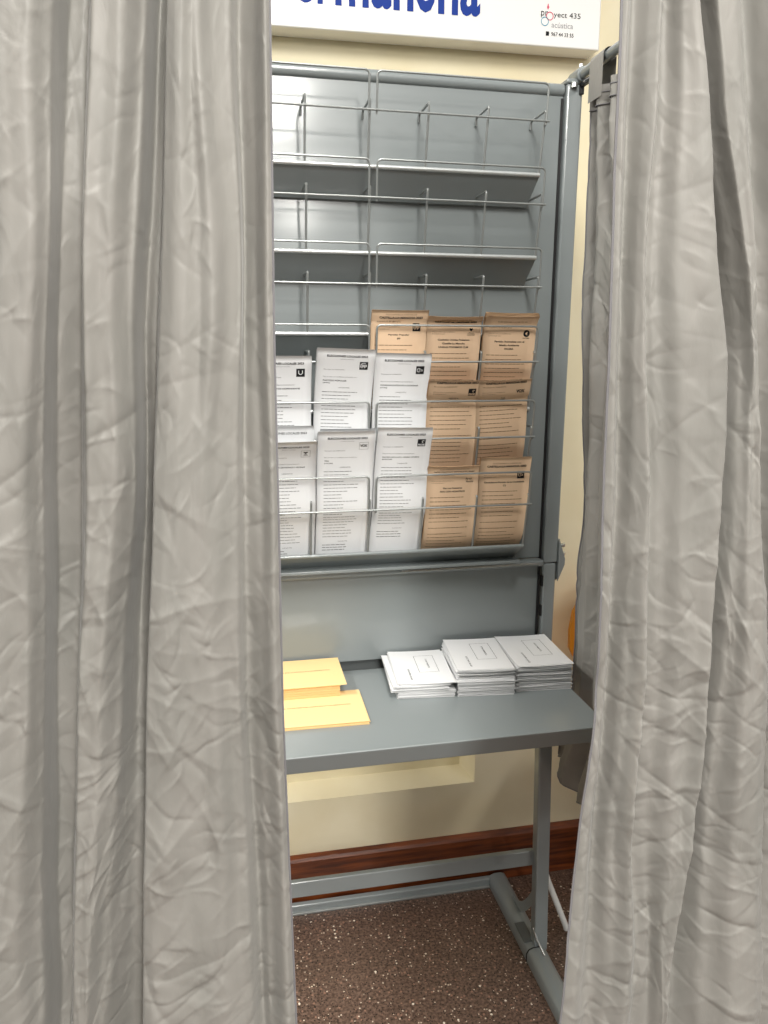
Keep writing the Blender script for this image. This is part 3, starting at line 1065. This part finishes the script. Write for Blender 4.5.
bmesh.ops.bevel(bm, geom=[e for e in bm.edges if abs((e.verts[0].co - e.verts[1].co).z) > .01], offset=.06, segments=6, affect='EDGES')
bmesh.ops.bevel(bm, geom=bm.edges[:], offset=.004, segments=2, affect='EDGES')
se.bm(bm)
se.build('seat', M['orange'], ch)
for sx in (-1, 1):
    st_ = MB().tube(fillet([(.985 + sx * .10, 1.62, .44), (.985 + sx * .10, 1.672, .50), (.985 + sx * .10, 1.672, .80)], .03), .009, 12)
    st_.build('back_support', M['steel'], ch)
    for yy, y2 in ((1.32, 1.30), (1.60, 1.66)):
        MB().tube([(.985 + sx * .07, yy, .442), (.985 + sx * .075, y2, .002)], .0095, 12).build('leg', M['steel'], ch)

# ------------------------------------------------------------------ curtains
rngc = np.random.RandomState(11)
def crumple(nu, nv, wu, hv, n, seed, fade=None, amp=1.0, Lr=(.015, .06), wr=(.0022, .0075)):
    """height field (nv rows top->bottom, nu cols) of creased cloth, metres"""
    R = np.random.RandomState(seed)
    U = np.linspace(0, wu, nu)[None, :]
    V = np.linspace(0, hv, nv)[:, None]
    H = np.zeros((nv, nu))
    du, dv = wu / (nu - 1), hv / (nv - 1)
    for _ in range(n):
        cu, cv = R.rand() * wu, R.rand() ** .85 * hv
        th = R.choice([R.normal(PI / 2, .35), R.normal(.65, .3), R.normal(-.65, .3), R.rand() * PI], p=[.46, .22, .22, .10])
        L = R.uniform(*Lr); w_ = R.uniform(*wr)
        A = R.uniform(.0006, .0026) * R.choice([-1, 1]) * amp
        if fade is not None: A *= fade(cv / hv)
        rad = L * 2.2
        i0, i1 = max(0, int((cu - rad) / du)), min(nu, int((cu + rad) / du) + 2)
        j0, j1 = max(0, int((cv - rad) / dv)), min(nv, int((cv + rad) / dv) + 2)
        x = U[:, i0:i1] - cu; y = V[j0:j1] - cv
        t = x * math.cos(th) + y * math.sin(th)
        d = -x * math.sin(th) + y * math.cos(th) + R.normal(0, .22) / L * t * t
        side = R.uniform(.5, 2.2)
        ww = np.where(d > 0, w_ * side, w_ / side)
        H[j0:j1, i0:i1] += A * np.exp(-(t / L) ** 2) * np.exp(-np.abs(d) / ww)
    return H

def soft_noise(nu, nv, wu, hv, sx, sy, seed):
    R = np.random.RandomState(seed)
    gx, gy = max(2, int(wu / sx) + 3), max(2, int(hv / sy) + 3)
    G = R.rand(gy, gx) * 2 - 1
    x = np.linspace(0, gx - 2.001, nu); y = np.linspace(0, gy - 2.001, nv)
    xi, yi = x.astype(int), y.astype(int)
    fx, fy = x - xi, y - yi
    fx = fx * fx * (3 - 2 * fx); fy = fy * fy * (3 - 2 * fy)
    a = G[yi][:, xi]; b = G[yi][:, xi + 1]; c = G[yi + 1][:, xi]; d = G[yi + 1][:, xi + 1]
    return (a * (1 - fx) + b * fx) * (1 - fy)[:, None] + (c * (1 - fx) + d * fx) * fy[:, None]

def cloth_object(name, Pg, parent=None, material=None):
    nv, nu, _ = Pg.shape
    me = bpy.data.meshes.new(name)
    idx = np.arange(nv * nu).reshape(nv, nu)
    q = np.stack([idx[:-1, :-1], idx[1:, :-1], idx[1:, 1:], idx[:-1, 1:]], -1).reshape(-1, 4)
    me.vertices.add(nv * nu)
    me.vertices.foreach_set('co', Pg.reshape(-1).astype(np.float32))
    me.loops.add(q.size)
    me.loops.foreach_set('vertex_index', q.reshape(-1).astype(np.int32))
    me.polygons.add(len(q))
    me.polygons.foreach_set('loop_start', np.arange(0, q.size, 4, dtype=np.int32))
    me.polygons.foreach_set('use_smooth', np.ones(len(q), dtype=bool))
    me.materials.append(material or M['cloth'])
    me.update(calc_edges=True)
    me.validate()
    return link(name, me, parent)

def smooth_rows(A, k):
    ker = np.exp(-.5 * (np.arange(-3 * k, 3 * k + 1) / k) ** 2); ker /= ker.sum()
    pad = 3 * k
    B = np.pad(A, ((0, 0), (pad, pad)), mode='edge')
    out = np.zeros_like(A)
    for i, w_ in enumerate(ker):
        out += w_ * B[:, i:i + A.shape[1]]
    return out

def interp_rows(zs, vals, zq):
    """smooth interpolation of per-row knots over height"""
    zs = np.array(zs); vals = np.array(vals)            # zs descending
    out = np.zeros((len(zq), vals.shape[1]))
    for k in range(vals.shape[1]):
        out[:, k] = np.interp(-zq, -zs, vals[:, k])
    ker = np.hanning(61); ker /= ker.sum()
    B = np.pad(out, ((30, 30), (0, 0)), mode='edge')
    return np.stack([np.convolve(B[:, k], ker, 'valid') for k in range(out.shape[1])], 1)

def front_curtain(knots, zs, seed, label, flip, ztop, zbot):
    nu, nv = 380, 720
    K = np.array(knots)
    X4 = K[:, :4].T                                     # rows x knots
    D = K[:, 4] / 100.0
    # ease the outermost rows so the cloth carries on up to the rail and down to the hem
    top = X4[0] + (X4[0] - X4[1]) * (ztop - zs[0]) / (zs[0] - zs[1])
    bot = X4[3] + (X4[3] - X4[2]) * (zs[3] - zbot) / (zs[2] - zs[3]) * .6
    Z5 = [ztop] + list(zs) + [zbot]
    X6 = np.vstack([top, X4, bot])
    zq = np.linspace(ztop, zbot, nv)
    Xk = interp_rows(Z5, X6, zq)
    # sampling parameter: arc length across the cloth
    xm = X4.mean(0)
    seg = np.hypot(np.diff(xm), np.diff(D)) + .002
    s = np.concatenate([[0], np.cumsum(seg)])
    tq = np.linspace(0, s[-1], nu)
    ki = np.clip(np.searchsorted(s, tq, 'right') - 1, 0, len(s) - 2)
    f = (tq - s[ki]) / seg[ki]
    fe = f * f * (3 - 2 * f)
    X = Xk[:, ki] * (1 - f) + Xk[:, ki + 1] * f
    Dg = np.repeat((D[ki] * (1 - fe) + D[ki + 1] * fe)[None, :], nv, 0)
    # folds breathe with height: shallower at the very top, varied lower down
    vv = (ztop - zq) / (ztop - zbot)
    X = smooth_rows(X, 2); Dg = smooth_rows(Dg, 2)
    wu = s[-1]; hv = ztop - zbot
    Dg = Dg * (1.50 + .50 * soft_noise(nu, nv, wu, hv, .12, .45, seed + 5))
    Dg += .006 * soft_noise(nu, nv, wu, hv, .05, .40, seed) + .0024 * soft_noise(nu, nv, wu, hv, .02, .16, seed + 1)
    Dg += .0030 * soft_noise(nu, nv, wu, hv, .014, .55, seed + 6)
    Dg += .0008 * soft_noise(nu, nv, wu, hv, .012, .05, seed + 2)
    fade = lambda v: .22 + 1.0 * min(1, max(0, v - .12) * 2.0)
    Dg += crumple(nu, nv, wu, hv, 620, seed + 3, fade, .62)
    Dg += crumple(nu, nv, wu, hv, 1500, seed + 9, lambda v: .35 + .65 * min(1, v * 1.8), .60, (.006, .024), (.0012, .0040))
    Dg += crumple(nu, nv, wu, hv, 120, seed + 4, fade, 1.1, (.04, .14), (.004, .014))
    Zg = np.repeat(zq[:, None], nu, 1)
    edge = np.minimum(1, np.minimum(np.arange(nu), 400) / 60.0)[None, :]
    Xj = X + edge * (.0016 * soft_noise(nu, nv, wu, hv, .05, .12, seed + 8) + 0.0075 * soft_noise(nu, nv, wu, hv, .09, .22, seed + 10))
    Y = .725 + Dg
    Pg = np.stack([Xj, Y, Zg], -1)
    o = cloth_object('curtain', Pg)
    tag(o, label, 'curtain', None)
    # overlocked edge down the free side
    e = MB()
    col = Pg[:, 0, :][::6]
    e.tube([tuple(p) for p in col], .0014, 6)
    e.build('edge_seam', M['seam'], o)
    # hem along the bottom
    h = MB()
    h.tube([tuple(p) for p in Pg[-1, ::6, :]], .0016, 6)
    h.build('hem', M['seam'], o)
    # tab loops over the rail
    xs = np.linspace(X[0].min() + .02, X[0].max() - .03, 5)
    for xx in xs:
        xx = min(max(xx, RXL + .07), RX - .07)
        t = MB()
        pr = []
        for k in range(17):
            a = -PI / 2 * 1.25 + 2 * PI * k / 16 * 1.0
            pr.append((.765 + .0125 * math.sin(a + PI / 2 * 1.25), RZ + .0125 * math.cos(a + PI / 2 * 1.25)))
        vs = []
        for (yy, zz) in pr[:14]:
            vs += [(xx - .016, yy, zz), (xx + .016, yy, zz)]
        vs = [(xx - .016, .752, ztop - .02), (xx + .016, .752, ztop - .02)] + [(xx - .016, .752, RZ), (xx + .016, .752, RZ)] + \
             [q for k in range(9) for q in ((xx - .016, .765 - .013 * math.cos(PI * k / 8), RZ + .013 * math.sin(PI * k / 8)), (xx + .016, .765 - .013 * math.cos(PI * k / 8), RZ + .013 * math.sin(PI * k / 8)))] + \
             [(xx - .016, .775, ztop - .02), (xx + .016, .775, ztop - .02)]
        t.add(vs, [[2 * k, 2 * k + 1, 2 * k + 3, 2 * k + 2] for k in range(len(vs) // 2 - 1)], 0, True)
        t.build('tab_loop', M['cloth'], o, recalc=False)
    return o

KL = [(0.0545,0.0512,0.0505,0.0578,1.5),(0.0496,0.0450,0.0435,0.0475,0.8),(0.0412,0.0340,0.0294,0.0293,2.0),(0.0301,0.0219,0.0172,0.0214,2.6),(0.0234,0.0164,0.0080,0.0068,1.2),(-0.0001,-0.0128,-0.0280,-0.0340,0.3),(-0.0192,-0.0389,-0.0662,-0.0931,0.0),(-0.0283,-0.0504,-0.0788,-0.1067,0.5),(-0.0315,-0.0549,-0.0826,-0.1120,4.0),(-0.0405,-0.0646,-0.0931,-0.1265,4.6),(-0.0535,-0.0777,-0.1055,-0.1553,2.5),(-0.0696,-0.0951,-0.1244,-0.1705,1.0),(-0.0895,-0.1157,-0.1458,-0.1856,1.0),(-0.0935,-0.1208,-0.1513,-0.1935,2.5),(-0.0982,-0.1259,-0.1578,-0.2005,4.2),(-0.1116,-0.1453,-0.1788,-0.2104,4.0),(-0.1171,-0.1512,-0.1852,-0.2202,1.5),(-0.1287,-0.1620,-0.2005,-0.2397,0.3),(-0.1518,-0.1892,-0.2272,-0.2685,0.0),(-0.1783,-0.2096,-0.2465,-0.2921,2.0),(-0.2082,-0.2416,-0.2810,-0.3293,4.0),(-0.2375,-0.2730,-0.3148,-0.3656,1.0),(-0.2663,-0.3038,-0.3480,-0.4010,3.0)]
KR = [(0.3760,0.3880,0.4070,0.3835,1.4),(0.3825,0.3950,0.4145,0.3962,1.1),(0.3930,0.4070,0.4270,0.4245,2.2),(0.4032,0.4172,0.4393,0.4482,1.0),(0.4094,0.4229,0.4495,0.4638,0.2),(0.4156,0.4309,0.4623,0.4852,1.8),(0.4219,0.4412,0.4777,0.4996,1.5),(0.4323,0.4667,0.4985,0.5083,0.5),(0.4481,0.5186,0.5275,0.5170,0.0),(0.4523,0.5222,0.5328,0.5213,3.6),(0.4661,0.5330,0.5568,0.5582,4.4),(0.4778,0.5450,0.5784,0.5881,2.2),(0.4853,0.5535,0.5947,0.6185,0.6),(0.5037,0.5621,0.6112,0.6493,0.7),(0.5167,0.5682,0.6223,0.6727,1.2),(0.5211,0.5718,0.6278,0.6806,3.0),(0.5365,0.5841,0.6474,0.7203,2.5),(0.5531,0.6065,0.6713,0.7526,0.5),(0.5980,0.6531,0.7216,0.8104,3.0),(0.6439,0.7047,0.7805,0.8783,0.5),(0.6908,0.7575,0.8410,0.9484,2.0)]
front_curtain(KL, [1.689, 1.395, 1.041, 0.642], 21, 'crumpled grey curtain drawn to the left side of the booth opening', 1, 1.865, .47)
front_curtain(KR, [1.721, 1.396, 1.001, 0.554], 57, 'crumpled grey curtain drawn to the right side of the booth opening', -1, 1.865, .47)

def side_curtain():
    nu, nv = 220, 560
    ztop, zbot = 1.855, .455
    zq = np.linspace(ztop, zbot, nv)
    # leading edge (towards the wall) and trailing edge, in Y
    ye = np.interp(-zq, [-1.855, -1.80, -1.5, -1.2, -.8, -.62, -.5, -.455], [1.432, 1.434, 1.446, 1.436, 1.412, 1.425, 1.500, 1.515])
    yt = np.interp(-zq, [-1.855, -1.5, -.9, -.455], [1.14, 1.06, 1.0, .97])
    u = np.linspace(0, 1, nu)
    Y = ye[:, None] * (1 - u)[None, :] + yt[:, None] * u[None, :]
    wu, hv = .55, ztop - zbot
    ph = 2 * PI * (u * 5.6 + .05)
    X = np.interp(-zq, [-1.855, -1.6, -.7, -.455], [.692, .703, .708, .720])[:, None] + .018 * np.sin(ph)[None, :] * np.linspace(.45, 1, nv)[:, None]
    X = X + .010 * soft_noise(nu, nv, wu, hv, .06, .4, 71) + .004 * soft_noise(nu, nv, wu, hv, .03, .1, 72)
    X = X + crumple(nu, nv, wu, hv, 700, 73, None, 1.2)
    X = np.maximum(X, np.interp(-zq, [-1.855, -1.5, -.7, -.5, -.455], [.668, .690, .696, .706, .708])[:, None])
    Zg = np.repeat(zq[:, None], nu, 1)
    Zg[-40:] += (np.linspace(0, 1, 40)[:, None] * (.014 * np.sin(ph * .5 + 1.0)[None, :] - .012 * u[None, :]))
    Pg = np.stack([X, Y, Zg], -1)
    o = cloth_object('curtain', Pg)
    tag(o, 'narrow gathered grey side curtain hanging between booth post and front curtain', 'curtain')
    e = MB(); e.tube([tuple(p) for p in Pg[::5, 0, :]], .0015, 6); e.build('edge_seam', M['seam'], o)
    h = MB(); h.tube([tuple(p) for p in Pg[-1, ::3, :]], .0015, 6); h.build('hem', M['seam'], o)
    # stitched heading band with two seams
    hd = Pg[:14, :, :].copy(); hd[:, :, 0] -= .0022
    cloth_object('heading_band', hd, o)
    s = MB()
    for j in (5, 13):
        s.tube([(p[0] - .003, p[1], p[2]) for p in Pg[j, ::3, :]], .0011, 6)
    s.build('heading_seam', M['seam'], o)
    for yc in (1.402, 1.285, 1.17):
        t = MB()
        vs = []
        hw = .026
        path = [(RX - .0125, ztop - .022), (RX - .0125, RZ)] + [(RX - .0125 * math.cos(PI * k / 8), RZ + .0125 * math.sin(PI * k / 8)) for k in range(1, 8)] + [(RX + .0125, RZ), (RX + .0135, ztop - .022)]
        for xx, zz in path:
            vs += [(xx, yc + hw, zz), (xx, yc - hw, zz)]
        t.add(vs, [[2 * k, 2 * k + 1, 2 * k + 3, 2 * k + 2] for k in range(len(path) - 1)], 0, True)
        t.build('tab_loop', M['cloth'], o, recalc=False)
side_curtain()
